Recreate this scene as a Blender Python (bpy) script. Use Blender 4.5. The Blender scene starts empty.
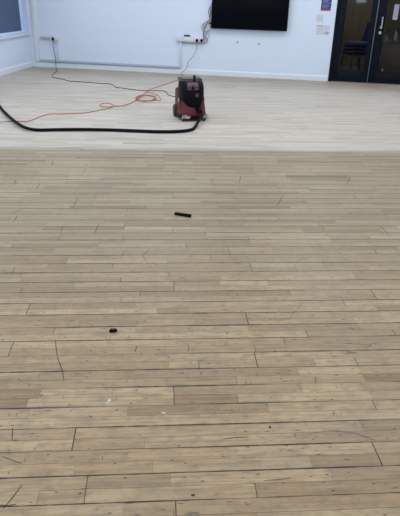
import bpy, bmesh, math, random
from mathutils import Vector, Matrix
C = bpy.context.scene.collection
S = bpy.context.scene
rnd = random.Random(7)
R = math.radians
# ---------------------------------------------------------------- camera
# room frame: left wall inner face X=0, back wall inner face Y=WY, floor Z=0
WY = 11.422; CX = 5.3437; CH = 1.55
F_PX, PITCH, ROLL, BOARD, WALLYAW = 561.07, R(25.717), R(1.693), R(4.559), R(-8.690)
def cam2room(q):            # camera-heading frame -> room frame
    c, s = math.cos(WALLYAW), math.sin(WALLYAW)
    return Vector((q[0]*c + q[1]*s + CX, -q[0]*s + q[1]*c, q[2] + CH))
_F = Vector((0, math.cos(PITCH), -math.sin(PITCH))); _r = Vector((1, 0, 0)); _u = _r.cross(_F)
_r2 = math.cos(ROLL)*_r + math.sin(ROLL)*_u; _u2 = -math.sin(ROLL)*_r + math.cos(ROLL)*_u
def c2r_dir(v): return cam2room(v) - cam2room((0, 0, 0))
cam_d = bpy.data.cameras.new('camera'); cam = bpy.data.objects.new('camera', cam_d); C.objects.link(cam)
cam_d.sensor_fit = 'VERTICAL'; cam_d.sensor_height = 36; cam_d.sensor_width = 36; cam_d.lens = F_PX*36/516
cam_d.clip_start = .05; cam_d.clip_end = 200
Xc, Yc, Zc = c2r_dir(_r2), c2r_dir(_u2), -c2r_dir(_F)
cam.matrix_world = Matrix(((Xc.x, Yc.x, Zc.x, CX), (Xc.y, Yc.y, Zc.y, 0), (Xc.z, Yc.z, Zc.z, CH), (0, 0, 0, 1)))
S.camera = cam
def _ray(x, y): return c2r_dir(_F + _r2*((x-200)/F_PX) - _u2*((y-258)/F_PX))
def at_z(x, y, z=0.0):      # point of the room at height z
    d = _ray(x, y); t = (z-CH)/d.z
    return Vector((CX+d.x*t, d.y*t, z))
def at_y(x, y, Y=WY):       # point of the room on the plane Y
    d = _ray(x, y); t = Y/d.y
    return Vector((CX+d.x*t, Y, CH+d.z*t))
# ---------------------------------------------------------------- light
W = bpy.data.worlds.new('world'); S.world = W; W.use_nodes = True
W.node_tree.nodes['Background'].inputs[0].default_value = (.55, .75, 1, 1)
W.node_tree.nodes['Background'].inputs[1].default_value = 1.6
S.view_settings.view_transform = 'Standard'; S.view_settings.look = 'None'
S.view_settings.exposure = -.42; S.view_settings.gamma = 1; S.view_settings.use_curve_mapping = False
def area(name, loc, rot, sx, sy, power, col):
    l = bpy.data.lights.new(name, 'AREA'); l.shape = 'RECTANGLE'; l.size = sx; l.size_y = sy
    l.energy = power; l.color = col
    o = bpy.data.objects.new(name, l); C.objects.link(o); o.location = loc; o.rotation_euler = rot
    return o
CEIL = 2.9
for ix in range(4):
    for iy in range(5):
        area('ceiling_panel_light', (1.3+ix*2.3, -1.2+iy*2.75, CEIL-.03), (0, 0, 0), .6, 1.2, (16, 16, 26, 31, 31)[iy], (.93, .97, 1))
area('window_daylight', (.08, 4.0, 1.7), (0, R(-90), 0), 1.7, 6.5, 60, (.72, .85, 1))
area('front_window_daylight', (5.0, -2.7, 1.8), (R(90), 0, 0), 6, 1.6, 60, (.85, .93, 1))
# ---------------------------------------------------------------- materials
def mat(name, col, rough=.5, metal=0, spec=.5, noise=0, scale=20, bump=0, trans=0, emit=None, est=1, stretch=None, coat=0):
    m = bpy.data.materials.new(name); m.use_nodes = True; N = m.node_tree.nodes; L = m.node_tree.links
    b = N['Principled BSDF']; b.inputs['Base Color'].default_value = (*col, 1); b.inputs['Roughness'].default_value = rough
    b.inputs['Metallic'].default_value = metal; b.inputs['Specular IOR Level'].default_value = spec
    b.inputs['Transmission Weight'].default_value = trans; b.inputs['Coat Weight'].default_value = coat
    if emit: b.inputs['Emission Color'].default_value = (*emit, 1); b.inputs['Emission Strength'].default_value = est
    tc = N.new('ShaderNodeTexCoord'); mp = N.new('ShaderNodeMapping'); L.new(tc.outputs['Object'], mp.inputs[0])
    if stretch: mp.inputs['Scale'].default_value = stretch
    n = N.new('ShaderNodeTexNoise'); n.inputs['Scale'].default_value = scale; n.inputs['Detail'].default_value = 4
    L.new(mp.outputs[0], n.inputs[0])
    mx = N.new('ShaderNodeMix'); mx.data_type = 'RGBA'
    mx.inputs[6].default_value = (*[c*(1-noise) for c in col], 1); mx.inputs[7].default_value = (*[min(1, c*(1+noise)) for c in col], 1)
    L.new(n.outputs[0], mx.inputs[0]); L.new(mx.outputs[2], b.inputs['Base Color'])
    if bump:
        bp = N.new('ShaderNodeBump'); bp.inputs['Strength'].default_value = bump; bp.inputs['Distance'].default_value = .002
        L.new(n.outputs[0], bp.inputs['Height']); L.new(bp.outputs[0], b.inputs['Normal'])
    return m
M = {}
M['wall'] = mat('painted wall', (.675, .755, .895), .6, spec=.3, noise=.02, scale=1.2, bump=.05)
M['trim'] = mat('white gloss trim', (.72, .77, .85), .35, noise=.03, scale=8)
M['white'] = mat('white plastic', (.66, .68, .75), .35, noise=.02)
M['ceil'] = mat('ceiling tile', (.8, .8, .8), .8, noise=.03)
M['red'] = mat('red plastic', (.095, .011, .014), .45, spec=.3, noise=.25, scale=30, bump=.05)
M['black'] = mat('black plastic', (.005, .005, .007), .45, spec=.08, noise=.3, scale=40)
M['rubber'] = mat('black rubber', (.005, .005, .007), .6, spec=.1, noise=.3, scale=60)
M['grey'] = mat('grey plastic', (.05, .05, .053), .45, noise=.15, scale=40)
M['panelgrey'] = mat('grey red panel', (.12, .065, .085), .4, noise=.15, scale=60)
M['pale'] = mat('pale plastic', (.45, .44, .44), .4, noise=.3, scale=80)
M['tv'] = mat('television glass', (.001, .002, .004), .3, spec=.06, noise=.1)
M['tvb'] = mat('television casing', (.003, .004, .006), .5, spec=.1, noise=.1)
M['doorm'] = mat('dark powder coated aluminium', (.006, .008, .014), .45, spec=.08, noise=.15, scale=5)
M['steel'] = mat('brushed steel', (.55, .58, .62), .3, metal=.9, noise=.1)
M['orange'] = mat('orange cable sheath', (.45, .14, .09), .5, noise=.15, scale=50)
M['cable'] = mat('dark cable sheath', (.05, .045, .06), .5, noise=.2, scale=50)
M['cream'] = mat('pale cable sheath', (.36, .34, .27), .5, noise=.2, scale=50)
M['winframe'] = mat('pale blue white window frame', (.60, .80, .98), .35, noise=.02)
M['trunk'] = mat('shade toned white trunking', (.43, .50, .59), .5, noise=.06)  # white trunking; the shade on it is put into this grey base colour
M['trunkw'] = mat('off white trunking', (.58, .65, .76), .5, noise=.04)
M['label'] = mat('lilac grey label', (.33, .32, .42), .6, noise=.1)
M['dimnote'] = mat('dark grey notice', (.085, .085, .11), .7, noise=.3, scale=60)
M['sign'] = mat('blue printed sign', (.03, .04, .17), .5, noise=.35, scale=40)
M['signlight'] = mat('pale blue print', (.22, .28, .52), .5, noise=.1)
M['signred'] = mat('dark red print', (.25, .05, .10), .5, noise=.1)
M['paper'] = mat('paper', (.70, .72, .78), .7, noise=.04, scale=60)
M['ink'] = mat('grey ink', (.36, .36, .44), .7, noise=.2, scale=120)
M['blind'] = mat('slate blind fabric', (.075, .115, .20), .8, noise=.15, scale=3, stretch=(1, 20, .4))
M['reveal'] = mat('painted window reveal', (.60, .68, .92), .55, noise=.02)
M['panelwood'] = mat('brown wall panelling', (.12, .10, .065), .5, noise=.35, scale=3, stretch=(6, 6, .3))
M['cupboard'] = mat('dark brown laminate', (.045, .026, .018), .45, noise=.15, scale=3, stretch=(1, 1, 8))
M['chairblue'] = mat('dark blue polypropylene', (.012, .020, .11), .45, noise=.1)
M['lino'] = mat('dark corridor floor', (.06, .055, .05), .5, noise=.1)
M['mug'] = mat('grey glazed ceramic', (.14, .145, .145), .3, noise=.1)
M['redobj'] = mat('dull red plastic', (.25, .03, .03), .5, noise=.1)
g = bpy.data.materials.new('door glass'); g.use_nodes = True; N = g.node_tree.nodes; L = g.node_tree.links
b = N['Principled BSDF']; b.inputs['Base Color'].default_value = (.72, .74, .74, 1); b.inputs['Roughness'].default_value = .02
b.inputs['Transmission Weight'].default_value = 1; b.inputs['IOR'].default_value = 1.05; M['glass'] = g
# timber floor ---------------------------------------------------
SW = .1197/2; V0 = 3.0166              # strip width and the first strip line
SAND_V = V0+46*SW                      # edge of the freshly sanded area
def floor_mat(name, gaps=True):
    m = bpy.data.materials.new(name); m.use_nodes = True; N = m.node_tree.nodes; L = m.node_tree.links
    B = N['Principled BSDF']
    def math_(op, a, b=None, c=None, clamp=False):
        n = N.new('ShaderNodeMath'); n.operation = op; n.use_clamp = clamp
        for i, v in enumerate((a, b, c)):
            if v is None: continue
            if isinstance(v, (int, float)): n.inputs[i].default_value = v
            else: L.new(v, n.inputs[i])
        return n.outputs[0]
    def mixc(f, a, b, mode='MIX'):
        n = N.new('ShaderNodeMix'); n.data_type = 'RGBA'; n.blend_type = mode
        for i, v in ((0, f), (6, a), (7, b)):
            if isinstance(v, tuple): n.inputs[i].default_value = (*v, 1)
            elif isinstance(v, (int, float)): n.inputs[i].default_value = v
            else: L.new(v, n.inputs[i])
        return n.outputs[2]
    def ramp(v, lo, hi):      # smooth 0..1
        n = N.new('ShaderNodeMapRange'); n.interpolation_type = 'SMOOTHSTEP'
        L.new(v, n.inputs[0]); n.inputs[1].default_value = lo; n.inputs[2].default_value = hi; return n.outputs[0]
    def uvl(nm):
        n = N.new('ShaderNodeUVMap'); n.uv_map = nm; s = N.new('ShaderNodeSeparateXYZ'); L.new(n.outputs[0], s.inputs[0]); return n.outputs[0], s.outputs[0], s.outputs[1]
    def attr(nm):
        n = N.new('ShaderNodeAttribute'); n.attribute_name = nm; return n.outputs['Fac']
    def noise(vec, sx, sy, scale, detail=3, off=None):
        mp = N.new('ShaderNodeMapping'); mp.inputs['Scale'].default_value = (sx, sy, 1); L.new(vec, mp.inputs[0])
        if off is not None:
            cb = N.new('ShaderNodeCombineXYZ'); L.new(off, cb.inputs[2]); L.new(cb.outputs[0], mp.inputs[1])
        n = N.new('ShaderNodeTexNoise'); n.inputs['Scale'].default_value = scale; n.inputs['Detail'].default_value = detail
        L.new(mp.outputs[0], n.inputs[0]); return n.outputs[0]
    P, u, v = uvl('board'); _, e0, e1 = uvl('ends'); _, dd, df = uvl('sides')
    tone = attr('tone'); hue = attr('hue'); j0 = attr('j0'); j1 = attr('j1'); 
    tcn = N.new('ShaderNodeTexCoord'); so = N.new('ShaderNodeSeparateXYZ'); L.new(tcn.outputs['Object'], so.inputs[0])
    off = math_('MULTIPLY', tone, 13.7)
    grain = noise(P, 1, 14, 6, 5, off); fine = noise(P, 6, 60, 10, 3, off)
    big = noise(P, 1, 1, 1.4, 3); mid = noise(P, 1, 1.6, 7, 4); cloud = noise(P, 1, 1.4, 19, 4)
    # worn, unsanded boards
    t = math_('MULTIPLY_ADD', tone, .5, .5)
    c = mixc(t, (.29, .188, .10), (.60, .45, .272))
    c = mixc(hue, c, mixc(t, (.32, .222, .13), (.57, .445, .28)))
    c = mixc(math_('MULTIPLY', ramp(grain, .38, .7), .42), c, (.22, .155, .095))
    c = mixc(math_('MULTIPLY', ramp(fine, .45, .75), .25), c, (.17, .12, .08))
    c = mixc(math_('MULTIPLY', ramp(mid, .5, .72), .38), c, (.22, .18, .13))
    c = mixc(math_('MULTIPLY', ramp(cloud, .5, .72), .34), c, (.19, .155, .115))
    c = mixc(math_('MULTIPLY', ramp(big, .35, .7), .18), c, (.30, .275, .23))
    blot = noise(P, 1.3, 3.2, 13, 5, off)
    c = mixc(math_('MULTIPLY', ramp(blot, .50, .68), .34), c, (.20, .145, .09))
    streak = noise(P, .8, 22, 3.2, 4)
    c = mixc(math_('MULTIPLY', ramp(streak, .52, .72), .40), c, (.17, .125, .08))
    c = mixc(math_('MULTIPLY', ramp(streak, .46, .30), .22), c, (.56, .47, .34))
    # boards turn greyer towards the sanded area
    toward_sand = ramp(v, 1.8, 4.2)
    c = mixc(math_('MULTIPLY', toward_sand, .65), c, mixc(t, (.195, .162, .11), (.39, .338, .25)))
    # little dents and scratches full of dirt
    def flecks(sx, sy, sc, lo, hi, rot=0):
        mp = N.new('ShaderNodeMapping'); mp.inputs['Scale'].default_value = (sx, sy, 1); mp.inputs['Rotation'].default_value = (0, 0, rot); L.new(P, mp.inputs[0])
        vo = N.new('ShaderNodeTexVoronoi'); vo.inputs['Scale'].default_value = sc; L.new(mp.outputs[0], vo.inputs[0])
        cs = N.new('ShaderNodeSeparateColor'); L.new(vo.outputs['Color'], cs.inputs[0])
        keep = math_('GREATER_THAN', cs.outputs[0], .35)
        near = math_('SUBTRACT', 1, ramp(vo.outputs['Distance'], lo, hi)); return math_('MULTIPLY', near, keep)
    patch = ramp(mid, .38, .55)
    f1 = math_('MULTIPLY', flecks(1, 2.4, 20, .08, .18), patch)
    f2 = math_('MULTIPLY', flecks(1, 6, 7, .05, .13, .4), .85)
    f3 = math_('MULTIPLY', flecks(5, 1.2, 6, .04, .11, .3), .6)
    fl = math_('MAXIMUM', f1, math_('MAXIMUM', f2, f3))
    c = mixc(math_('MULTIPLY', fl, .9), c, (.055, .04, .03))
    # freshly sanded boards
    s = mixc(t, (.34, .31, .265), (.575, .535, .48))
    s = mixc(math_('MULTIPLY', ramp(noise(P, 1, 5, 2.2, 3), .4, .7), .5), s, (.565, .53, .485))
    s = mixc(math_('MULTIPLY', ramp(grain, .4, .7), .22), s, (.37, .34, .30))
    # one clean edge along a strip; a band along the walls is not sanded back fully yet
    vv = math_('ADD', v, math_('MULTIPLY_ADD', noise(P, 1, .01, .9, 3), .10, -.05))
    isand = ramp(vv, SAND_V-.03, SAND_V+.17)
    wd = math_('ADD', math_('SUBTRACT', WY, so.outputs[1]), math_('MULTIPLY_ADD', noise(P, 1, 2, 1.2, 3), 1.2, -.6))
    isand = math_('MULTIPLY', isand, math_('MULTIPLY_ADD', ramp(wd, .2, 1.5), .55, .45))
    c = mixc(isand, c, s)
    # gaps between boards
    wob = noise(P, 1, 1, 14, 5); wob2 = noise(P, 1, 6, 1.5, 2)
    gw = math_('MULTIPLY_ADD', wob2, .0135, math_('MULTIPLY_ADD', toward_sand, .0010, -.0042))
    gw = math_('MULTIPLY', gw, math_('MULTIPLY_ADD', wob, 2.4, -.15))
    g1 = math_('SUBTRACT', 1, math_('DIVIDE', dd, math_('MAXIMUM', gw, .0006)), clamp=True)
    g1 = math_('MULTIPLY', ramp(g1, 0, .4), 1)
    g2 = math_('MULTIPLY', math_('SUBTRACT', 1, ramp(df, .0005, .0022)), .5)
    h0 = math_('MULTIPLY', math_('SUBTRACT', 1, ramp(math_('DIVIDE', e0, math_('MAXIMUM', j0, .05)), .0010, .0034)), j0)
    h1 = math_('MULTIPLY', math_('SUBTRACT', 1, ramp(math_('DIVIDE', e1, math_('MAXIMUM', j1, .05)), .0010, .0034)), j1)
    gap = math_('MAXIMUM', math_('MAXIMUM', g1, g2), math_('MAXIMUM', h0, h1))
    soft = math_('MULTIPLY', math_('SUBTRACT', 1, ramp(dd, 0, .011)), math_('MULTIPLY_ADD', toward_sand, .28, .30))     # ground-in dirt along the open joints
    gapk = math_('MULTIPLY', gap, math_('MULTIPLY_ADD', isand, -.78, .94))
    c = mixc(math_('MULTIPLY', soft, math_('SUBTRACT', 1, isand)), c, (.20, .15, .10))
    c = mixc(gapk, c, (.028, .022, .017))
    L.new(c, B.inputs['Base Color'])
    L.new(math_('MULTIPLY_ADD', isand, .18, .46), B.inputs['Roughness']); B.inputs['Specular IOR Level'].default_value = .22
    bp = N.new('ShaderNodeBump'); bp.inputs['Strength'].default_value = .35; bp.inputs['Distance'].default_value = .002
    L.new(math_('SUBTRACT', math_('MULTIPLY', fine, .12), gap), bp.inputs['Height']); L.new(bp.outputs[0], B.inputs['Normal'])
    return m
M['floor'] = floor_mat('worn maple strip floor')
# ---------------------------------------------------------------- mesh helpers
def tag(o, label=None, cat=None, group=None, kind=None):
    for k, v in (('label', label), ('category', cat), ('group', group), ('kind', kind)):
        if v: o[k] = v
    return o
def empty(name, loc, rz=0):
    o = bpy.data.objects.new(name, None); C.objects.link(o); o.location = loc; o.rotation_euler = (0, 0, rz)
    o.empty_display_size = .05; return o
class MB:
    def __init__(s): s.bm = bmesh.new()
    def box(s, a, b, bev=0, seg=2):
        c = [(a[i]+b[i])/2 for i in range(3)]; d = [abs(b[i]-a[i]) for i in range(3)]
        r = bmesh.ops.create_cube(s.bm, size=1, matrix=Matrix.Translation(c) @ Matrix.Diagonal((*d, 1)))
        if bev:
            es = list({e for v in r['verts'] for e in v.link_edges})
            bmesh.ops.bevel(s.bm, geom=es, offset=bev, segments=seg, affect='EDGES', profile=.5)
        return s
    def cyl(s, a, b, r, r2=None, seg=24, bev=0):
        a, b = Vector(a), Vector(b); d = b-a
        m = Matrix.Translation((a+b)/2) @ d.to_track_quat('Z', 'Y').to_matrix().to_4x4()
        q = bmesh.ops.create_cone(s.bm, cap_ends=True, segments=seg, radius1=r, radius2=r if r2 is None else r2, depth=d.length, matrix=m)
        if bev:
            es = [e for e in {e for v in q['verts'] for e in v.link_edges} if any(len(f.verts) > 4 for f in e.link_faces)]
            bmesh.ops.bevel(s.bm, geom=es, offset=bev, segments=2, affect='EDGES')
        return s
    def loft(s, rings, seg=40, n=4):      # rings: (z, cx, cy, hx, hy[, exponent])
        loops = []
        for rg in rings:
            z, cx, cy, hx, hy = rg[:5]; e = rg[5] if len(rg) > 5 else n; lp = []
            for i in range(seg):
                t = 2*math.pi*(i+.5)/seg; c_, s_ = math.cos(t), math.sin(t)
                k = (abs(c_)**e+abs(s_)**e)**(-1/e)
                lp.append(s.bm.verts.new((cx+hx*k*c_, cy+hy*k*s_, z)))
            loops.append(lp)
        for A, B in zip(loops, loops[1:]):
            for i in range(seg): s.bm.faces.new((A[i], A[(i+1) % seg], B[(i+1) % seg], B[i]))
        s.bm.faces.new(loops[0][::-1]); s.bm.faces.new(loops[-1]); return s
    def prism(s, pts, axis, a, b, bev=0):  # polygon extruded along axis from a to b
        def P(p, t): return {'x': (t, p[0], p[1]), 'y': (p[0], t, p[1]), 'z': (p[0], p[1], t)}[axis]
        A = [s.bm.verts.new(P(p, a)) for p in pts]; B = [s.bm.verts.new(P(p, b)) for p in pts]; n = len(pts)
        fs = [s.bm.faces.new(A[::-1]), s.bm.faces.new(B)]
        for i in range(n): fs.append(s.bm.faces.new((A[i], A[(i+1) % n], B[(i+1) % n], B[i])))
        if bev: bmesh.ops.bevel(s.bm, geom=list({e for f in fs for e in f.edges}), offset=bev, segments=2, affect='EDGES')
        return s
    def tube(s, pts, r, seg=10, smooth=True, sub=8, ribs=None):
        P = [Vector(p) for p in pts]
        if smooth and len(P) > 2:
            Q = [2*P[0]-P[1]]+P+[2*P[-1]-P[-2]]; out = []
            for i in range(1, len(Q)-2):
                for k in range(sub):
                    t = k/sub; a, b_, c_, d = Q[i-1:i+3]
                    out.append(.5*((2*b_)+(c_-a)*t+(2*a-5*b_+4*c_-d)*t*t+(3*b_-a-3*c_+d)*t**3))
            P = out+[P[-1]]
        if ribs:                                          # resample for the corrugations
            out = [P[0]]; acc = 0
            for a, b_ in zip(P, P[1:]):
                d = (b_-a).length; pos = ribs-acc
                while pos <= d: out.append(a.lerp(b_, pos/d)); pos += ribs
                acc = (acc+d) % ribs
            P = out
        loops = []; up = None
        for i, p in enumerate(P):
            d = (P[min(i+1, len(P)-1)]-P[max(i-1, 0)]).normalized()
            if up is None: up = d.orthogonal().normalized()
            up = (up-d*up.dot(d)).normalized(); w = d.cross(up)
            rr = r*(.88 if ribs and i % 2 else 1)
            loops.append([s.bm.verts.new(p+up*rr*math.cos(2*math.pi*k/seg)+w*rr*math.sin(2*math.pi*k/seg)) for k in range(seg)])
        for A, B in zip(loops, loops[1:]):
            for k in range(seg): s.bm.faces.new((A[k], A[(k+1) % seg], B[(k+1) % seg], B[k]))
        s.bm.faces.new(loops[0][::-1]); s.bm.faces.new(loops[-1]); return s
    def build(s, name, m, parent=None, smooth=30, loc=None):
        bmesh.ops.recalc_face_normals(s.bm, faces=s.bm.faces)
        me = bpy.data.meshes.new(name)
        if loc is not None: bmesh.ops.translate(s.bm, verts=s.bm.verts, vec=-Vector(loc))
        s.bm.to_mesh(me); s.bm.free(); me.materials.append(m)
        if smooth:
            me.shade_smooth(); 
            try: me.set_sharp_from_angle(angle=R(smooth))
            except Exception: pass
        o = bpy.data.objects.new(name, me); C.objects.link(o)
        if loc is not None: o.location = loc
        if parent: o.parent = parent
        return o
def struct(o): o['kind'] = 'structure'; return o
JOINTS = {26: [(-0.255, 0.8), (0.035, 0.3), (0.605, 0.3)], 27: [(-0.255, 0.8), (0.326, 0.8)], 25: [(-0.307, 0.3), (-0.028, 0.4), (0.548, 0.3), (0.806, 1)], 22: [(-0.327, 1), (0.794, 0.2)], 23: [(-0.327, 1), (-0.059, 0.4), (0.515, 0.2)], 21: [(-0.412, 0.2), (0.157, 0.2), (0.735, 0.3)], 19: [(-0.544, 0.5), (0.057, 0.9), (0.325, 0.5), (0.898, 0.3)], 18: [(-0.503, 0.4), (0.057, 0.9), (0.612, 0.3), (0.878, 0.3)], 16: [(-0.53, 0.4), (0.052, 0.2), (0.622, 0.4), (0.626, 0.3)], 17: [(-0.243, 0.4), (-0.238, 0.5), (0.025, 0.4), (0.336, 0.5), (0.907, 0.3), (0.912, 0.3)], 28: [(0.049, 0.9), (0.603, 0.3)], 29: [(0.049, 0.9), (0.317, 0.2)], 20: [(-0.135, 0.2), (0.239, 0.2), (0.442, 0.2)], 15: [(0.04, 0.3), (0.176, 0.8), (0.444, 1), (0.711, 0.6)], 14: [(0.041, 0.3), (0.444, 1)], 24: [(0.257, 0.2), (0.806, 1)], 0: [(-0.512, 0.4)], 2: [(-0.485, 0.4), (0.081, 0.9), (0.35, 0.2), (0.633, 0.5)], 3: [(-0.775, 0.8), (0.081, 0.9)], 5: [(-0.212, 0.8), (0.942, 0.4), (1.218, 0.9)], 6: [(-0.693, 0.9), (-0.129, 0.4), (1.016, 0.8)], 7: [(-0.693, 0.9), (-0.016, 0.4), (0.149, 0.5), (0.722, 0.5)], 8: [(-0.104, 0.4), (0.453, 1)], 10: [(-0.125, 0.3), (0.161, 0.5), (0.445, 0.3), (1.022, 0.4)], -1: [(0.276, 0.3), (0.564, 0.9), (0.84, 0.7)], -2: [(-0.286, 0.8), (0.564, 0.9), (0.84, 0.7)], 1: [(0.362, 0.2), (0.65, 0.3)], 9: [(0.184, 0.4), (0.453, 1)], 12: [(-0.698, 0.9), (0.154, 0.4), (0.433, 0.2)], 4: [(1.218, 0.9)], 11: [(0.735, 0.9)], 13: [(-0.698, 0.9)], -4: [(-0.577, 0.6)], -3: [(-0.577, 0.6)], -8: [(-0.398, 0.6)], -10: [(-0.676, 0.8)], -9: [(-0.676, 0.8)], -6: [(0.454, 0.8)], -5: [(0.454, 0.8)], -12: [(0.095, 0.8)], -11: [(0.095, 0.8)], -24: [(0.112, 0.7)], -23: [(0.112, 0.7)], -34: [(0.126, 0.7)], -33: [(0.126, 0.7)]}
TONES = [(18, -0.585, -0.9), (20, 0.039, -0.8), (17, 1.027, -1.0), (25, 0.654, -0.8), (22, 0.894, -0.7), (18, -0.044, 0.5), (18, -0.42, 0.6), (19, -0.452, 0.8), (16, 0.31, 0.6), (18, 0.756, 0.5), (20, -0.285, 0.4), (24, 0.641, 0.4), (24, -0.452, 0.6), (2, 0.412, 0.8), (1, 0.656, 0.6), (12, -0.096, 0.4), (6, 0.353, 0.3), (7, -0.053, 0.8), (11, -0.682, 0.3), (10, 0.657, -0.6), (11, 0.951, -0.3), (24, -0.165, -0.3), (20, 0.283, -0.6), (19, 0.04, 0.3), (28, 0.784, -0.2), (28, 0.426, -0.8), (28, 0.232, -0.2), (13, 0.555, -0.3), (16, 0.579, -0.5), (21, 0.754, 0.3), (19, 0.374, 0.4), (8, -0.283, -0.4), (3, -0.721, -0.5), (7, 1.263, -0.5), (-25, 0.553, -1), (-19, 0.557, -0.8), (-8, 0.618, 0.3)]
M['crack'] = mat('dirt filled crack', (.045, .035, .028), .8, noise=.4, scale=60)
M['filler'] = mat('dried white filler', (.60, .59, .58), .8, noise=.1, scale=200)
M['knot'] = mat('dark knot in the timber', (.20, .145, .095), .6, noise=.5, scale=90)
# positions on the floor of marks in the boards
CRACKS = [([(55.5, 340), (56, 347), (57.3, 356)], .004), ([(57, 357), (60, 364), (62.5, 371), (64, 381)], .004), ([(3, 509), (9, 502), (13, 497), (22, 485)], .006), ([(0, 505), (8, 506), (16, 504)], .005),
 ([(2, 456.5), (12, 460), (22, 463.5)], .003), ([(316, 377), (315, 383)], .006), ([(223, 439), (235, 437.6), (248, 437)], .004), ([(264, 480.5), (278, 479.6), (290, 478)], .003), ([(351, 432), (363, 436), (376, 440.5)], .0025),
 ([(351, 177), (349, 180), (346.6, 184)], .008), ([(283, 195), (280, 201), (276.5, 206)], .008), ([(17, 216), (15.5, 219), (13.6, 222)], .008), ([(22, 210), (17, 211), (12.5, 214)], .008), ([(16.5, 180), (14, 184.5)], .010), ([(39.5, 184), (37.5, 187), (35.7, 189)], .009), ([(53, 161), (52, 165)], .012),
 ([(381, 227), (384, 230), (388, 234)], .008), ([(353, 195), (356, 199)], .008), ([(78, 198), (75, 203), (73, 208)], .007), ([(99, 223), (97, 228), (95, 233)], .007), ([(136.7, 346), (136, 349), (134.6, 352)], .005), ([(187, 344), (189, 347), (188, 352)], .003), ([(15, 266), (13.5, 270), (12, 273)], .006),
 ([(374, 249), (377, 254)], .006), ([(86, 168), (83, 173)], .007), ([(213, 178), (211, 184)], .006), ([(241, 176), (239, 183)], .005), ([(228, 342), (224, 345), (231, 344.5)], .003), ([(290, 317), (297, 310), (302, 303)], .002), ([(310, 300), (318, 297), (328, 299)], .0025), ([(12, 440), (12.6, 428)], .004), ([(200, 395), (212, 394), (222, 396)], .0015),
 ([(365, 350), (372, 343.5), (377, 343.6)], .002), ([(344, 343), (353, 344), (371, 344.5)], .003), ([(150, 248), (143, 256), (147, 262)], .003), ([(63, 226), (61, 232)], .006), ([(300, 436), (330, 430), (352, 433)], .0015)]
SPOTS = [(109.5, 400.5, .007, .010, 2), (107, 403, .003, .006, 2), (112, 403.5, .004, .003, 2), (163.5, 412.6, .010, .006, 2), (166, 415, .003, .003, 2), (351, 352.3, .028, .012, 3), (347, 353.6, .02, .006, 3), (193, 514, .03, .012, 3), (41.5, 395.5, .008, .012, 3), (193, 495, .009, .005, 1), (205, 320, .007, .004, 1), (92, 325, .006, .004, 1), (270, 427, .006, .010, 1)]
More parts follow.
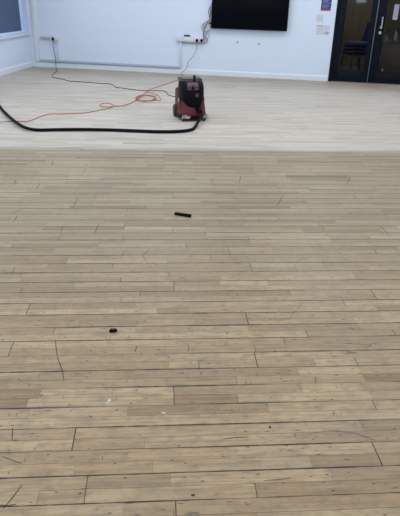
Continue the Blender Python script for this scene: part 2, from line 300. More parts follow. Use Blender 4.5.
# ---------------------------------------------------------------- floor: individual strips
def board2room(u, v):
    c, s = math.cos(BOARD), math.sin(BOARD)
    return cam2room((u*c-v*s, u*s+v*c, -CH))
RX0, RX1, RY0, RY1 = 0, 9.6, -2.8, WY
def in_room(p, pad=.02): return RX0-pad <= p.x <= RX1+pad and RY0-pad <= p.y <= RY1+pad
def build_floor():
    bm = bmesh.new()
    uvb = bm.loops.layers.uv.new('board'); uve = bm.loops.layers.uv.new('ends'); uvs = bm.loops.layers.uv.new('sides')
    at = {k: bm.faces.layers.float.new(k) for k in ('tone', 'hue', 'j0', 'j1')}
    r = random.Random(11)
    tones = {}
    for j, u, t in TONES: tones.setdefault(j, []).append((u, t))
    for j in range(-160, 95):
        v1 = V0-SW*j; v0 = v1-SW
        phase = r.choice((0, 0, .125)) ; js = []
        known = JOINTS.get(j, [])
        lo, hi = (known[0][0]-.15, known[-1][0]+.15) if known else (9, -9)
        u = -6.5+phase; 
        while u < 6.5:
            u += .285*r.choice((1, 2, 2, 2, 3))
            uu = round((u-.045)/.285)*.285+.045+phase+r.uniform(-.012, .012)
            if lo < uu < hi: continue
            if known and any(abs(uu-k[0]) < .12 for k in known): continue
            js.append((uu, r.choice((.25, .35, .5, .8))))
        js = sorted(js+list(known)); js = [(-7, .3)]+js+[(7, .3)]
        cl = [js[0]]
        for q_ in js[1:]:
            if q_[0]-cl[-1][0] > .05: cl.append(q_)
        js = cl
        for (a, sa), (b, sb) in zip(js, js[1:]):
            tv = r.gauss(0, .32); tv = max(-1, min(1, tv))
            for u_, t_ in tones.get(j, []):
                if a <= u_ <= b: tv = t_
            q = [(a, v0), (b, v0), (b, v1), (a, v1)]
            P = [board2room(*c) for c in q]
            if not any(-.8 < p.x < RX1+.8 and RY0-.8 < p.y < WY+.8 for p in P): continue
            vs = [bm.verts.new(p) for p in P]; f = bm.faces.new(vs)
            f[at['tone']] = tv; f[at['hue']] = r.random(); f[at['j0']] = sa; f[at['j1']] = sb
            for l, (uu, vv) in zip(f.loops, q):
                l[uvb].uv = (uu, vv); l[uve].uv = (uu-a, b-uu)
                up = v1-vv; dn = vv-v0
                l[uvs].uv = (up, dn) if j % 2 == 0 else (dn, up)
    for co, no in (((0, 0, 0), (-1, 0, 0)), ((RX1, 0, 0), (1, 0, 0)), ((0, RY0, 0), (0, -1, 0)), ((0, WY, 0), (0, 1, 0))):
        bmesh.ops.bisect_plane(bm, geom=bm.verts[:]+bm.edges[:]+bm.faces[:], plane_co=co, plane_no=no, clear_outer=True)
    bm.normal_update()
    for f in bm.faces:
        if f.normal.z < 0: f.normal_flip()
    # cracks and scratches across the boards, and spots of dried filler
    def mark(pix, w, mi):
        q = [at_z(x, y, .0006) for x, y in pix]; n_ = len(q); L_, R_ = [], []
        for i, p in enumerate(q):
            d = (q[min(i+1, n_-1)]-q[max(i-1, 0)]).normalized(); s_ = Vector((-d.y, d.x, 0))*w*(.5+.5*math.sin(math.pi*(i+.35)/(n_-.3)))/2
            L_.append(bm.verts.new(p+s_)); R_.append(bm.verts.new(p-s_))
        for i in range(n_-1): bm.faces.new((L_[i], R_[i], R_[i+1], L_[i+1])).material_index = mi
    for pix, w in CRACKS: mark(pix, w*(.62 if w > .0055 else 1), 1)
    for x, y, sx, sy, mi in SPOTS:
        c0 = at_z(x, y, .0008); r_ = random.Random(int(x*7)); n_ = 11
        bm.faces.new([bm.verts.new(c0+Vector((sx*math.cos(2*math.pi*k/n_)*r_.uniform(.55, 1.2), sy*math.sin(2*math.pi*k/n_)*r_.uniform(.55, 1.2), 0))) for k in range(n_)]).material_index = mi
    bm.normal_update()
    for f in bm.faces:
        if f.normal.z < 0: f.normal_flip()
    me = bpy.data.meshes.new('floor'); bm.to_mesh(me); bm.free(); me.materials.append(M['floor']); me.materials.append(M['crack']); me.materials.append(M['filler']); me.materials.append(M['knot'])
    o = bpy.data.objects.new('floor', me); C.objects.link(o); return struct(o)
floor = build_floor()
M['wheel'] = mat('dull maroon wheel', (.035, .014, .016), .5, noise=.2)
# ---------------------------------------------------------------- room shell
T = .35
def wall_with_hole(name, axis, lo, hi, pos, thick, holes, m=M['wall'], top=CEIL):
    """wall along an axis ('x' or 'y') from lo to hi, inner face at pos, thickness outwards; holes: (a, b, z0, z1)"""
    w = MB(); x = lo
    def bx(a, b, z0, z1):
        if b-a < 1e-4 or z1-z0 < 1e-4: return
        p0, p1 = sorted((pos, pos+thick))
        if axis == 'x': w.box((a, p0, z0), (b, p1, z1))
        else: w.box((p0, a, z0), (p1, b, z1))
    for a, b, z0, z1 in sorted(holes):
        bx(x, a, 0, top); bx(a, b, 0, z0); bx(a, b, z1, top); x = b
    bx(x, hi, 0, top); return struct(w.build(name, m, smooth=0))
DX0, DX1, DH = 5.975, 7.80, 2.12
WIN = [(2.2, 8.2, .64, 2.3), (8.75, 11.36, .64, 2.3)]
wall_with_hole('wall_back', 'x', -T, RX1+.2, WY, .12, [(DX0, DX1, 0, DH)])
wall_with_hole('wall_left', 'y', -2.8, WY, 0, -T, WIN)
wall_with_hole('wall_right', 'y', -2.8, WY, RX1, .2, [])
wall_with_hole('wall_front', 'x', -T, RX1+.2, -2.8, -.2, [(2.0, 8.0, 1.0, 2.6)])
struct(MB().box((-T, -3, CEIL), (RX1+.2, WY+.12, CEIL+.1)).build('ceiling', M['ceil'], smooth=0))
# skirting boards
def skirting(name, a, b, axis):
    prof = [(0, 0), (.018, 0), (.018, .080), (.012, .092), (0, .096)]
    if axis == 'x': pts = [(WY-d, z) for d, z in prof]; return struct(MB().prism(pts, 'x', a, b).build(name, M['trim'], smooth=0))
    pts = [(d, z) for d, z in prof]; return struct(MB().prism(pts, 'y', a, b).build(name, M['trim'], smooth=0))
skirting('baseboard_back', .02, DX0-.02, 'x'); skirting('baseboard_back_right', DX1+.02, RX1, 'x'); skirting('baseboard_left', -2.8, WY-.02, 'y')
# windows in the left wall
def window(i, a, b, z0, z1, front=None):
    e = empty('window_%d' % i, (-.2, (a+b)/2, z0)); struct(e); Y = (a+b)/2
    fr = MB(); f = .045; xo, xi = -.04, .11
    fr.box((xo, a-Y, 0), (xi, b-Y, f), .004).box((xo, a-Y, z1-z0-f), (xi, b-Y, z1-z0), .004)
    n = max(1, round((b-a)/1.3))
    for k in range(n+1):
        y = a-Y+(b-a-f)*k/n; fr.box((xo, y, f), (xi, y+f, z1-z0-f), .004)
    fr.build('window_frame', M['winframe'], e)
    for k in range(n):
        y = a-Y+(b-a-f)*k/n+f; MB().box((xo+.025, y, f), (xo+.031, y+(b-a-f)/n-f, z1-z0-f)).build('pane', M['glass'], e)
    MB().box((-.02, a-Y+.001, -.034), (.235, b-Y-.001, -.0002), .006).build('window_sill', M['trim'], e)
    return e
for i, wn in enumerate(reversed(WIN)): window(i+1, *wn)
MB().box((-.0005-T+.12, WIN[1][1]-.012, .64), (-.001, WIN[1][1]-.002, 2.3)).build('trim_1', M['reveal'], smooth=0)['kind'] = 'structure'
# vertical blind hanging in the far window: overlapping cloth slats, gap of daylight round the edge
bl = empty('vertical_blind', (-.115, 10.0, .688))
tag(bl, 'dark slate blue vertical blind closed across the window on the left wall', 'blind')
n = 27; y0b, y1b = 8.82-10.0, 11.303-10.0; step = (y1b-y0b)/n
for k in range(n):
    y = y0b+step*k; a = .10 if k % 2 else -.10
    s_ = MB(); c_ = y+step/2; hw = step*.53
    pts = [(-.012, c_-hw), (.004, c_-hw*.4), (.006, c_), (.004, c_+hw*.4), (-.006, c_+hw)]
    out = [(x_+.0012, y_) for x_, y_ in reversed(pts)]
    s_.prism(pts+out, 'z', .0, 1.5); s_.build('slat', M['blind'], bl)
MB().box((-.025, y0b, 1.5), (.025, y1b, 1.54), .004).build('headrail', M['white'], bl)
# boxed riser in the corner and trunking
ri = MB().box((.075, WY-.035, .098), (.165, WY-.001, CEIL), .008).build('pipe_boxing', M['trim']); ri['kind'] = 'structure'; ri.name = 'trim_2'
# low conduit on the skirting
tk = empty('cable_trunking', (1.6, WY, .12))
tag(tk, 'long white cable trunking, shade painted grey, running along the back wall just above the skirting', 'trunking')
MB().box((.17-1.6, -.040, -.012), (3.08-1.6, -.001, .026), .003).build('trunking_run', M['trunk'], tk)
MB().box((3.08-1.6, -.030, -.012), (3.12-1.6, -.001, .50), .003).build('trunking_riser', M['trunkw'], tk)
MB().box((.555-1.6, -.026, .026), (.580-1.6, -.001, .445), .003).build('trunking_riser', M['trunkw'], tk)
# ---------------------------------------------------------------- sockets
def socket_plate(x0, x1, z0, z1, par, org, d=.045):
    MB().box((x0-org[0], -d, z0-org[2]), (x1-org[0], -.001, z1-org[2]), .005).build('socket_box', M['white'], par)
def faceplate(x, z, par, org, d=.045):
    f = MB().box((x-.070-org[0], -d-.009, z-.040-org[2]), (x+.070-org[0], -d, z+.040-org[2]), .004).build('faceplate', M['white'], par)
    for sx in (-.034, .034):
        MB().box((x+sx-.008-org[0], -d-.012, z+.018-org[2]), (x+sx+.008-org[0], -d-.009, z+.030-org[2]), .002).build('rocker_switch', M['pale'], f)
        h = MB()
        for hx, hz, w_, q in ((0, -.002, .003, .005), (-.011, -.016, .005, .003), (.011, -.016, .005, .003)):
            h.box((x+sx+hx-w_/2-org[0], -d-.0096, z+hz-q-org[2]), (x+sx+hx+w_/2-org[0], -d-.0088, z+hz+q/2-org[2]))
        h.build('pin_slots', M['grey'], f)
o = (.4, WY, .56); sk = empty('power_socket', o); tag(sk, 'low white surface socket box near the left corner with one black plug', 'socket')
MB().box((.225-.4, -.040, -.022), (.45-.4, -.001, .022), .004).build('socket_box', M['pale'], sk)
socket_plate(.44, .60, .515, .605, sk, o); faceplate(.52, .56, sk, o)
o2 = (3.27, WY, .65); sk2 = empty('power_socket', o2); tag(sk2, 'wide white socket trunking box left of the television with two black plugs', 'socket')
MB().box((3.02-3.27, -.055, -.045), (3.545-3.27, -.001, .045), .006).build('socket_box', M['white'], sk2)
for x in (3.09, 3.44): faceplate(x, .652, sk2, o2, .055)
MB().box((3.0-3.27+.19, -.0570, -.035), (3.0-3.27+.27, -.0549, .035), .001).build('blank_cover', M['white'], sk2)
def plug(x, y, z, label):
    e = empty('mains_plug', (x, y, z)); tag(e, label, 'plug', 'black mains plugs')
    MB().loft([(.0005, 0, 0, .021, .025), (.006, 0, 0, .025, .027), (.028, 0, 0, .023, .025), (.036, 0, -.0, .014, .016)], n=3, seg=24)\
        .build('plug_body', M['rubber'], e).rotation_euler = (R(90), 0, 0)
    MB().tube([(0, -.02, -.024), (0, -.02, -.045)], .0065, smooth=False).build('cord_grip', M['rubber'], e); return e
pl1 = plug(.505, WY-.054, .552, 'black plug in the socket near the left corner')
pl2 = plug(3.425, WY-.064, .635, 'left of two black plugs in the wide socket box by the television')
pl3 = plug(3.515, WY-.064, .640, 'right of two black plugs in the wide socket box, nearest the television')
ad = empty('power_adapter', (3.22, WY-.03, .696)); tag(ad, 'small flat black adapter lying on top of the wide white socket box', 'adapter')
MB().box((-.055, -.022, -.0006), (.055, .022, .026), .006).build('adapter_body', M['black'], ad)
MB().cyl((.052, 0, .012), (.070, 0, .012), .005).build('lead_stub', M['rubber'], ad)
# thin surface cable clipped under the box
tag(MB().tube([(3.115, WY-.008, .555), (3.13, WY-.010, .572), (3.30, WY-.010, .572), (3.52, WY-.010, .575), (3.545, WY-.012, .60), (3.55, WY-.02, .612)], .0075).build('surface_cable', M['cream'], smooth=60),
    'short pale cable clipped to the wall under the wide socket box', 'cable')
# ---------------------------------------------------------------- television
tv = empty('television', (4.405, WY, .86)); tag(tv, 'large black wall mounted television cut off by the top of the picture', 'television')
hw = .713
MB().box((-hw, -.085, 0), (hw, -.045, .82), .008).build('casing', M['tvb'], tv)
MB().box((-hw+.010, -.0865, .020), (hw-.010, -.0845, .81), .0005).build('screen', M['tv'], tv)
MB().box((-hw, -.088, 0), (hw, -.085, .018), .001).build('bottom_bezel', M['tvb'], tv)
MB().box((-.3, -.045, .2), (.3, -.001, .24)).box((-.3, -.045, .55), (.3, -.001, .59)).box((-.25, -.03, .1), (-.2, -.002, .7)).box((.2, -.03, .1), (.25, -.002, .7)).build('wall_bracket', M['grey'], tv)
# tangle of cables hanging from the television's left edge
def wallpt(x, y, off=.03): p = at_y(x, y, WY-off); return p
def cable(name, pts, r, m, label, cat='cable', group='cables hanging beside the television'):
    return tag(MB().tube(pts, r, seg=8).build(name, m, smooth=60), label, cat, group)
cable('television_cable', [wallpt(x, y, .035) for x, y in ((213.5, 4), (210.8, 9), (210.3, 14), (209.5, 19), (207, 23), (205, 27), (203.8, 32), (203.6, 37))] + [Vector((3.56, WY-.03, .64))], .008, M['cable'],
      'dark power cable dropping from the left edge of the television to the socket box')
cable('television_cable', [wallpt(x, y, .040) for x, y in ((211.5, 10), (210.8, 15), (209, 20), (204, 23), (201.8, 26), (202.5, 30), (205.5, 31), (209.5, 30), (210.3, 26), (208.5, 22.5))], .007, M['cream'],
      'pale cable looped in a loose coil below the left corner of the television')
cable('television_cable', [wallpt(x, y, .022) for x, y in ((214, 0), (211.6, 4), (209.2, 9), (208.6, 13), (210, 18), (211.3, 23), (210.0, 29), (206.5, 33), (205, 37), (207.5, 39), (206.5, 42), (204, 43.5))], .005, M['cable'],
      'thin grey cable bowing out from the wall beside the television edge')
cable('television_cable', [wallpt(x, y, .06) for x, y in ((211, 20), (210.0, 22.5), (206, 22), (203.2, 25), (204, 29.5), (208, 33.5), (209.4, 36), (206, 40.5), (203.5, 42.5))], .006, M['cream'],
      'pale yellowish cable trailing lowest under the television corner past the plugs')
bs = empty('cable_connector', wallpt(210, 23, .05)); tag(bs, 'small black cable connector hanging at the bottom left corner of the television', 'connector')
MB().box((-.022, -.010, -.016), (.022, .010, .016), .004).build('connector_body', M['black'], bs); MB().cyl((0, 0, .014), (0, 0, .03), .006).build('strain_relief', M['rubber'], bs)
# two screw fixings below the television
for px_, py_, lb_ in ((237.5, 42.3, 'left of two tiny grey screw fixings on the wall below the television'), (259, 44, 'right of two tiny grey screw fixings on the wall below the television')):
    pt = wallpt(px_, py_, 0)
    hk = empty('wall_screw', (pt.x, WY, pt.z)); tag(hk, lb_, 'screw', 'screw fixings on the wall')
    MB().cyl((0, 0, 0), (0, -.004, 0), .014).build('washer', M['grey'], hk); MB().cyl((0, -.004, 0), (0, -.014, 0), .007, .005).build('screw_head', M['steel'], hk)
# ---------------------------------------------------------------- notices right of the television
def notice(pix, name, label, cat='notice'):
    P = [at_y(x, y, WY) for x, y in pix]                # tl, tr, br, bl
    x0 = (P[0].x+P[3].x)/2; x1 = (P[1].x+P[2].x)/2; z1 = (P[0].z+P[1].z)/2; z0 = (P[2].z+P[3].z)/2
    return x0, x1, z0, z1
x0, x1, z0, z1 = notice([(321.5, 0), (331.8, 0), (330.6, 10.8), (320.8, 10.6)], '', '')
z1 = z0+.30
e = empty('safety_sign', (x0, WY, z0)); tag(e, 'dark blue printed sign with a red bottom band by the door frame', 'sign')
w_ = x1-x0; h_ = z1-z0
MB().box((0, -.006, 0), (w_, -.001, h_), .001).build('sign_board', M['sign'], e)
MB().box((0, -.0072, 0), (w_, -.0055, .035)).build('red_band', M['signred'], e)
ln = MB()
for z, hh, a, b_ in ((.048, .007, .03, .12), (.066, .006, .03, .15), (.080, .006, .02, .13), (.094, .006, .03, .14), (.125, .008, .0, w_), (.15, .010, .03, .12), (.170, .016, .03, .13), (.20, .01, .02, .15), (.23, .02, .03, .15), (.262, .01, .03, .14)):
    ln.box((a, -.0070, z), (min(b_, w_), -.0055, z+hh))
ln.build('print_lines', M['signlight'], e)
def paper(pix, label, rows, seed, cols=None):
    x0, x1, z0, z1 = notice(pix, '', ''); e = empty('paper_notice', (x0, WY, z0)); tag(e, label, 'notice'); w_, h_ = x1-x0, z1-z0
    MB().box((0, -.0025, 0), (w_, -.0008, h_)).build('sheet', M['paper'], e)
    r = random.Random(seed); t = MB()
    for k in range(rows):
        z = h_*(.92-.86*k/rows); a = w_*.07
        while a < w_*.9:
            b_ = min(w_*.93, a+r.uniform(.012, .04)); t.box((a, -.0030, z-h_*.42/rows), (b_, -.0024, z)); a = b_+r.uniform(.005, .012)
    t.build('text_lines', M['ink'], e); return e, w_, h_
paper([(316.3, 14.2), (323.6, 14.6), (323.0, 22.3), (315.8, 21.9)], 'small square white notice with grey text below the blue sign', 8, 3)
e, w_, h_ = paper([(316.0, 24.3), (331.0, 25.2), (329.8, 36.0), (315.2, 35.2)], 'wide white notice with faint text, lowest on the wall beside the door', 9, 5)
MB().box((w_*.62, -.0036, h_*.22), (w_*.93, -.0029, h_*.34)).box((w_*.7, -.0036, h_*.16), (w_*.85, -.0029, h_*.22)).build('dark_stamp', M['ink'], e)
MB().box((w_*.06, -.0036, h_*.86), (w_*.42, -.0029, h_*.95)).build('heading', M['ink'], e)
# ---------------------------------------------------------------- double door in the back wall
FY = WY-.012          # front face of the frame
st = MB()
st.box((DX0, FY, 0), (DX0+.055, WY+.08, DH), .003).box((DX1-.055, FY, 0), (DX1, WY+.08, DH), .003).box((DX0+.055, FY, DH-.055), (DX1-.055, WY+.08, DH), .003)
fr = struct(st.build('trim_3', M['doorm']))
def leaf(i, x0, x1, stile_l, stile_r, fix):
    e = struct(empty('door_%d' % i, (x0, WY, 0))); w_ = x1-x0; t0, t1 = .002, .050; H = DH-.06
    d = MB().box((0, t0, .012), (stile_l, t1, H), .003).box((w_-stile_r, t0, .012), (w_, t1, H), .003)
    d.box((stile_l, t0, .012), (w_-stile_r, t1, .205), .003).box((stile_l, t0, H-.12), (w_-stile_r, t1, H), .003)
    d.build('door_frame', M['doorm'], e)
    MB().box((stile_l, .022, .205), (w_-stile_r, .030, H-.12)).build('pane', M['glass'], e)
    b = MB()
    for xx in (stile_l, w_-stile_r-.012): b.box((xx, .008, .205), (xx+.012, .022, H-.12), .002)
    b.box((stile_l, .008, .205), (w_-stile_r, .022, .217), .002); b.build('glazing_bead', M['doorm'], e)
    return e, w_
XM = 6.700
d1, _ = leaf(1, DX0+.057, XM-.002, .105, .085, True)
d2, w2 = leaf(2, XM+.002, DX1-.057, .150, .105, False)
# aluminium edge at the meeting stiles
MB().box((-.006, -.010, .012), (.006, .002, DH-.06), .002).build('meeting_edge', mat('bluish aluminium edge', (.14, .20, .26), .35, metal=.5), d2)
h = MB().cyl((.105, -.045, 1.165), (.105, -.045, .985), .011, seg=16, bev=.003).cyl((.105, .002, 1.150), (.105, -.045, 1.150), .009, seg=12).cyl((.105, .002, 1.0), (.105, -.045, 1.0), .009, seg=12)
h.cyl((.105, .002, .985), (.105, -.010, .985), .026, .020, seg=20)
h.build('door_handle', M['steel'], d2)
MB().cyl((.100, .002, .895), (.100, -.014, .895), .027, .024, seg=24, bev=.003).box((.098, -.016, .885), (.102, -.0135, .905)).build('lock_cylinder', M['steel'], d2)
# paper label on the right pane, small notice on the left pane
P0 = at_y(388.4, 1, WY+.02); P1 = at_y(390.0, 13.2, WY+.02)
lx = 6.985-(XM+.002)
e = empty('door_sticker', (6.985, WY+.0215, 1.12)); tag(e, 'lilac white upright sticker on the right door glass above the handle', 'sticker')
MB().box((0, -.0012, 0), (.085, -.0002, .255)).build('sheet', M['label'], e)
t = MB()
for k in range(8): t.box((.012, -.0018, .03+k*.026), (.05+.03*((k*7) % 3)/2, -.0011, .038+k*.026))
t.build('text_lines', M['signlight'], e)
e = empty('door_notice', (6.30, WY+.0215, 1.375)); tag(e, 'grey notice on the left door glass at the top of the picture', 'notice')
MB().box((0, -.0012, 0), (.19, -.0002, .20)).build('sheet', M['dimnote'], e)
t = MB()
for k in range(5): t.box((.02, -.0018, .03+k*.03), (.16, -.0011, .042+k*.03))
t.build('text_lines', M['label'], e)
# ---------------------------------------------------------------- lobby seen through the glass
LY = WY+2.6
struct(MB().box((5.2, WY+.12, -.02), (9.2, LY, 0)).build('floor_lobby', M['lino'], smooth=0))
lw = MB().box((5.2, LY, 0), (9.2, LY+.1, 2.6)); struct(lw.build('wall_lobby', M['panelwood'], smooth=0))
struct(MB().box((5.1, WY+.12, 0), (5.2, LY+.1, 2.6)).build('wall_lobby_left', M['panelwood'], smooth=0))
struct(MB().box((9.2, WY+.12, 0), (9.3, LY+.1, 2.6)).build('wall_lobby_right', M['panelwood'], smooth=0))
struct(MB().box((5.1, WY+.12, 2.6), (9.3, LY+.1, 2.7)).build('ceiling_lobby', M['ceil'], smooth=0))
area('lobby_ceiling_light', (6.4, WY+1.4, 2.55), (0, 0, 0), .6, .6, 22, (1, .95, .88))
# stacked chairs
def chair(z, label, x, y, rz):
    e = empty('stacking_chair', (x, y, z), rz); tag(e, label, 'chair', 'stacked chairs behind the glass door')
    s_ = MB(); s_.loft([(.425, 0, .0, .185, .19), (.435, 0, 0, .215, .22), (.452, 0, 0, .225, .23), (.458, 0, 0, .21, .215)], n=5, seg=28)
    s_.build('seat', M['chairblue'], e)
    b_ = MB(); prof = [(.20, .45), (.235, .55), (.255, .68), (.275, .80), (.262, .805), (.240, .68), (.218, .56), (.18, .468)]
    b_.prism([(y_, z_) for y_, z_ in prof], 'x', -.20, .20, .005); b_.build('backrest', M['chairblue'], e)
    for sx in (-1, 1):
        MB().tube([(sx*.20, .17, .43), (sx*.225, .235, .02), (sx*.226, .237, .001)], .011, smooth=False).build('leg', M['cable'], e)
        MB().tube([(sx*.20, -.15, .43), (sx*.225, -.195, .02), (sx*.226, -.197, .001)], .011, smooth=False).build('leg', M['cable'], e)
        MB().tube([(sx*.20, -.17, .424), (sx*.205, .19, .424)], .011, smooth=False).build('seat_rail', M['cable'], e)
    return e
lab = ['bottom chair of the dark blue stack behind the left door glass', 'second chair up in the dark blue stack behind the door glass',
       'third chair up in the dark blue stack behind the door glass', 'top chair of the dark blue stack behind the left door glass']
for k in range(4):
    chair(.072*k, lab[k], 6.50, WY+.80-.012*k, R(-68))
# low cupboard with pots on it behind the right door
cb = empty('lobby_cupboard', (7.45, WY+.62, 0)); tag(cb, 'low dark brown cupboard standing behind the right door glass', 'cupboard')
MB().box((-.55, -.22, .04), (.62, .22, .70), .004).build('carcass', M['cupboard'], cb)
MB().box((-.58, -.25, .70), (.65, .23, .73), .004).build('cupboard_top', M['cable'], cb)
MB().box((-.52, -.19, 0), (.58, .2, .04)).build('plinth', M['black'], cb)
for k in range(2):
    dd = MB().box((-.53+k*.57, -.238, .06), (.02+k*.57, -.221, .68), .003).build('cupboard_door', M['cupboard'], cb)
    MB().cyl((-.04+k*.12, -.239, .42), (-.04+k*.12, -.26, .42), .012).build('door_knob', M['grey'], dd)
def pot(x, y, s_, label, m=M['mug']):
    e = empty('lobby_jar', (x, y, .7305)); tag(e, label, 'jar', 'jars on the lobby cupboard')
    MB().loft([(0, 0, 0, .035*s_, .035*s_), (.01*s_, 0, 0, .045*s_, .045*s_), (.07*s_, 0, 0, .052*s_, .052*s_), (.12*s_, 0, 0, .04*s_, .04*s_), (.14*s_, 0, 0, .03*s_, .03*s_)], n=2, seg=24).build('jar_body', m, e)
    MB().loft([(.14*s_, 0, 0, .034*s_, .034*s_), (.165*s_, 0, 0, .034*s_, .034*s_), (.175*s_, 0, 0, .012*s_, .012*s_), (.2*s_, 0, 0, .014*s_, .014*s_)], n=2, seg=20).build('jar_lid', M['grey'], e)
pot(6.98, WY+.46, .8, 'small grey jar, leftmost on the cupboard behind the door')
pot(7.16, WY+.50, 1.25, 'tallest pale grey jar on the cupboard behind the door')
pot(7.33, WY+.46, .9, 'grey jar to the right of the tallest jar on the cupboard')
pot(7.50, WY+.52, 1.0, 'rightmost grey jar on the cupboard behind the door')
bx = empty('red_canister', (6.99, WY+.30, 0)); tag(bx, 'small dull red canister on the floor behind the right door', 'canister')
MB().loft([(0, 0, 0, .036, .036), (.008, 0, 0, .04, .04), (.17, 0, 0, .04, .04), (.20, 0, 0, .02, .02), (.21, 0, 0, .012, .012)], n=2, seg=24).build('canister_body', M['redobj'], bx)
MB().cyl((0, 0, .21), (0, 0, .235), .016).box((-.01, -.05, .225), (.01, 0, .235)).build('canister_cap', M['pale'], bx)
# ---------------------------------------------------------------- vacuum cleaner
vp = cam2room((-.183, 7.47, -CH)); d_ = Vector((CX, 0, 0))-Vector((vp.x, vp.y, 0))
vrz = math.atan2(d_.y, d_.x)+math.pi/2+R(14)
vc = empty('vacuum_cleaner', (vp.x, vp.y, 0), vrz)
tag(vc, 'red and black wet and dry vacuum cleaner standing on the pale sanded floor', 'vacuum cleaner')
MB().loft([(.030, 0, 0, .168, .215), (.036, 0, 0, .180, .228), (.060, 0, 0, .187, .236), (.072, 0, 0, .183, .230)], n=4.5).build('base_bumper', M['black'], vc)
MB().loft([(.070, 0, .0, .179, .224), (.10, 0, .0, .177, .221), (.13, 0, .002, .168, .210), (.175, 0, .005, .156, .190), (.24, 0, .005, .152, .182), (.26, 0, .005, .150, .180)], n=4).build('tank', M['red'], vc)
# motor head with bulging front
MB().loft([(.165, 0, -.03, .085, .145), (.175, 0, -.03, .105, .168), (.20, 0, -.025, .138, .182), (.24, 0, -.018, .151, .190), (.30, 0, -.012, .156, .196), (.39, 0, -.006, .156, .192), (.445, 0, .004, .151, .180), (.475, 0, .020, .142, .160), (.484, 0, .03, .128, .140)], n=2.8).build('motor_head', M['black'], vc)
for sx in (-1, 1):        # red side shells sweeping up the head
    pr = [(-.15, .12), (.19, .12), (.198, .30), (.185, .36), (.13, .375), (.07, .36), (.03, .33), (-.03, .27), (-.10, .20)]
    a, b_ = (.134, .165); MB().prism(pr, 'x', sx*a, sx*b_, .009).build('side_shell', M['red'], vc)
# latches
for sx in (-1, 1):
    MB().box((sx*.160, -.06, .20), (sx*.172, .0, .27), .005).build('latch', M['grey'], vc)
# top deck and carrying handle
MB().loft([(.470, 0, .055, .146, .130), (.486, 0, .055, .150, .136), (.494, 0, .055, .144, .130)], n=5).build('top_tray', M['grey'], vc)
MB().box((-.125, -.060, .492), (.125, -.050, .502), .003).box((-.125, -.05, .492), (-.115, .16, .502), .003).box((.115, -.05, .492), (.125, .16, .502), .003).build('tray_rim', M['black'], vc)
MB().tube([(.010, -.13, .465), (.02, -.105, .512), (.035, -.04, .530), (.05, .02, .522), (.055, .05, .490)], .018, seg=14).build('carry_handle', M['black'], vc, smooth=60)
# sloping control panel
cp = MB().prism([(-.202, .384), (-.210, .392), (-.188, .455), (-.160, .474), (-.13, .470), (-.15, .38)], 'x', -.088, .052, .008).build('control_panel', M['panelgrey'], vc)
kb = MB().cyl((-.018, -.185, .415), (-.018, -.226, .424), .026, .022, seg=24, bev=.003).build('dial', M['black'], cp)
MB().box((-.020, -.230, .424), (-.016, -.224, .440), .001).build('dial_pointer', M['pale'], kb)
MB().box((.024, -.207, .405), (.040, -.190, .428), .003).build('socket_flap', M['black'], cp)
MB().box((-.076, -.207, .405), (-.058, -.190, .428), .003).build('switch', M['black'], cp)
MB().cyl((.030, -.206, .325), (.030, -.218, .325), .026, .023, seg=24, bev=.003).build('filter_button', M['grey'], vc)
rb = MB()
for k in range(4): rb.box((-.10+k*.022, -.213, .26), (-.09+k*.022, -.200, .31), .002)
rb.build('vent_grille', M['rubber'], vc)
# hose inlet
MB().cyl((.055, -.205, .165), (.055, -.238, .157), .042, .038, seg=28, bev=.004).build('hose_inlet', M['black'], vc)
# worn pale marks on the base
MB().box((-.115, -.2385, .040), (-.060, -.226, .068), .003).build('maker_badge', M['pale'], vc)['label'] = 'worn pale badge on the bumper'
sb = MB().box((-.1755, -.085, .225), (-.1685, -.045, .265), .003); sb.build('side_badge', M['pale'], vc)
# wheels: large at the back, castors at the front
for sx in (-1, 1):
    wh = MB().cyl((sx*.165, .120, .080), (sx*.196, .120, .080), .080, seg=36, bev=.008).build('rear_wheel', M['wheel'], vc)
    MB().cyl((sx*.1965, .120, .080), (sx*.201, .120, .080), .045, seg=28, bev=.002).build('hub_cap', M['grey'], wh)
    ca = MB().loft([(.03, sx*.140, -.190, .030, .034), (.055, sx*.140, -.190, .036, .040), (.082, sx*.140, -.190, .028, .032)], n=2.5, seg=24).build('castor_cover', M['black'], vc)
    MB().cyl((sx*.140-.014, -.195, .027), (sx*.140+.014, -.195, .027), .027, seg=24, bev=.004).build('castor', M['grey'], ca)
    st = MB()
    for k in range(3): st.prism([(sx*.140-.030+k*.020, .040), (sx*.140-.020+k*.020, .040), (sx*.140-.006+k*.020, .082), (sx*.140-.016+k*.020, .082)], 'y', -.2375, -.205)
    st.build('castor_stripes', M['pale'], ca)
# ---------------------------------------------------------------- hose
vm = Matrix.Translation((vp.x, vp.y, 0)) @ Matrix.Rotation(vrz, 4, 'Z')
hr = .0195
hp = [vm @ Vector((.055, -.236, .157)), vm @ Vector((.056, -.275, .142)), vm @ Vector((.052, -.335, .085))]
hp += [at_z(x, y, hr+.001+(.0125 if 4 < x < 36 else 0)) for x, y in ((194.5, 127.6), (188, 130.3), (176, 131.4), (160, 131.6), (140, 131.0), (115, 130.0), (85, 129.4), (58, 129.6), (38, 129.9), (26, 127.9), (17, 123.0), (9, 116.5), (3, 110.5), (-2, 104), (-7, 95), (-14, 84))]
hs = MB().tube(hp, hr, seg=14, ribs=.011).build('vacuum_hose', M['rubber'], smooth=60)
tag(hs, 'thick black ribbed suction hose lying across the sanded floor from the vacuum', 'hose')
MB().tube([vm @ Vector((.055, -.232, .158)), vm @ Vector((.056, -.270, .145)), vm @ Vector((.055, -.290, .132))], .030, seg=20).build('hose_cuff', M['black'], hs, smooth=60)
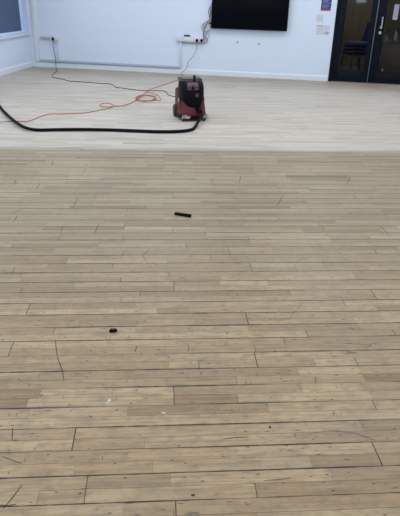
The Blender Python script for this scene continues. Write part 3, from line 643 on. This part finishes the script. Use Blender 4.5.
# ---------------------------------------------------------------- cables on the floor
def fl_(pts, r): return [at_z(x, y, r+.0008) for x, y in pts]
oc = .0052
wl = [Vector((3.425, WY-.084, .575)), at_y(196.8, 46, WY-.085), at_y(196.0, 51, WY-.08), at_y(192.5, 57, WY-.07), at_y(188.2, 62, WY-.06), at_y(186.4, 68, WY-.05), Vector((3.13, WY-.10, .02)), at_z(186.5, 79, .006), at_z(189, 84, .006)]
tag(MB().tube(wl, .0048, seg=8).build('mains_lead', mat('faded orange cable sheath', (.36, .15, .13), .5), smooth=60), 'thin orange lead hanging from the wide socket box down behind the vacuum', 'lead')
o1 = []
pB = at_z(185, 79, oc+.001)
rd = [(182, 81.6), (176.5, 80.5), (170, 82.6), (162, 85.4), (153, 88.2), (148, 90.2), (145, 93), (140.5, 97), (137, 99.6), (135.6, 100.6)]
coil = []
cxp, cyp = 146.0, 98.0
for k in range(0, 41):
    t = math.pi*.9 + 2*math.pi*k/12.5; sx = 9.8-.55*math.sin(k*.9)-(.03*k); sy = 2.9+.35*math.sin(k*1.3)
    q = at_z(cxp+sx*math.cos(t)+.5*math.sin(k*.37), cyp-sy*math.sin(t)-.0*k, oc*(1+1.6*min(3, k//12))+.001); coil.append(q)
out = [(155.5, 100.2), (159.5, 101), (160.5, 98.5), (158, 95.5), (152, 93.2), (146.5, 92.6), (143.5, 94.2)]
o1 += [pB]+fl_(rd, oc)
o1 += coil
lead = fl_(out, oc)
tail = fl_([(138.5, 98.6), (134.5, 101.2), (128, 104.2), (122, 105.8), (116, 106), (113.5, 105), (109, 103.2), (103, 103.4), (99.8, 104.8), (101.5, 106.4), (107, 106.9), (112.5, 106.6), (114, 105.8)], oc)
tail2 = fl_([(113.5, 106.6), (107, 108.6), (98, 110.4), (88, 112.4), (76, 113.2), (62, 113.9), (50, 114.0), (41, 116.2), (33, 119.6), (26, 121.4), (17, 121.0), (8, 121.3), (-4, 122.6), (-15, 125)], oc)
for k in (3, 4): tail2[7+k].z += 0
for q in tail2[9:12]: q.z += 0
tag(MB().tube(o1+lead+tail+tail2, oc, seg=8, sub=5).build('extension_cord', M['orange'], smooth=60),
    'thin orange extension cord coiled on the floor between the wall and the hose', 'cord')
cr = .0055
gp = [Vector((.505, WY-.074, .50)), at_y(53.2, 46, WY-.075), at_y(54.0, 52, WY-.07), at_y(55.4, 57, WY-.06), at_y(55.8, 63, WY-.06)]
gp += fl_([(56.2, 69.2), (57.2, 70.6), (55, 72.6), (52.0, 75.4), (53.5, 77.4), (60, 78.6), (64.5, 79.6), (69, 81.0), (78, 81.6), (90, 82.4), (101, 83.4), (110, 83.9), (113.5, 85.4), (116, 87.2), (122, 88.0), (130, 89.2), (140, 90.2)], cr)
gp += [at_z(147, 90.6, .018)] + fl_([(155, 90.7), (163, 90.8), (166.5, 92.2), (168, 94.6), (172, 96.0), (176.5, 96.6), (181, 96)], cr)
gp += [vm @ Vector((-.08, .24, .06)), vm @ Vector((-.06, .205, .13))]
tag(MB().tube(gp, cr, seg=8, sub=5).build('power_cable', M['cable'], smooth=60),
    'thin dark power cord from the left corner socket to the vacuum cleaner', 'cord')
# ---------------------------------------------------------------- small things left on the bare floor
a, b_ = at_z(174.6, 213.3, .011), at_z(191.0, 215.9, .011)
mid_ = (a+b_)/2; ang = math.atan2(b_.y-a.y, b_.x-a.x); L_ = (b_-a).length
e = empty('black_tool', (mid_.x, mid_.y, 0), ang); e.name = 'black_stick'; tag(e, 'short black stick lying on the worn boards in the middle of the floor', 'stick')
MB().loft([(-L_/2+.004, 0, 0, .0095, .0095), (-L_/2+.006, 0, 0, .0105, .0105), (.018, 0, 0, .0105, .0105), (.02, 0, 0, .009, .009), (.036, 0, 0, .009, .009)], n=3, seg=20).build('barrel', M['black'], e)
MB().loft([(.022, 0, 0, .0105, .0105), (.024, 0, 0, .0118, .0118), (L_/2-.004, 0, 0, .0115, .0115), (L_/2, 0, 0, .009, .009)], n=3, seg=20).build('cap', M['rubber'], e)
MB().loft([(-L_/2, 0, 0, .008, .008), (-L_/2+.006, 0, 0, .0095, .0095)], n=2, seg=20).build('end_plug', M['grey'], e)
for ch in e.children: ch.rotation_euler = (0, R(90), 0); ch.location = (0, 0, .0118)
c0 = at_z(113.2, 330.2, .008)
e = empty('plastic_knob', (c0.x, c0.y, 0), R(20)); tag(e, 'tiny black oval knob lying alone on the nearer worn boards', 'knob')
MB().loft([(.0005, 0, 0, .017, .010), (.003, 0, 0, .020, .0125), (.011, 0, 0, .019, .012), (.015, 0, 0, .014, .008)], n=2.4, seg=28).build('knob_body', M['rubber'], e)
MB().loft([(.0150, 0, 0, .008, .0045), (.0165, 0, 0, .0075, .004)], n=2, seg=20).build('knob_top', M['grey'], e)
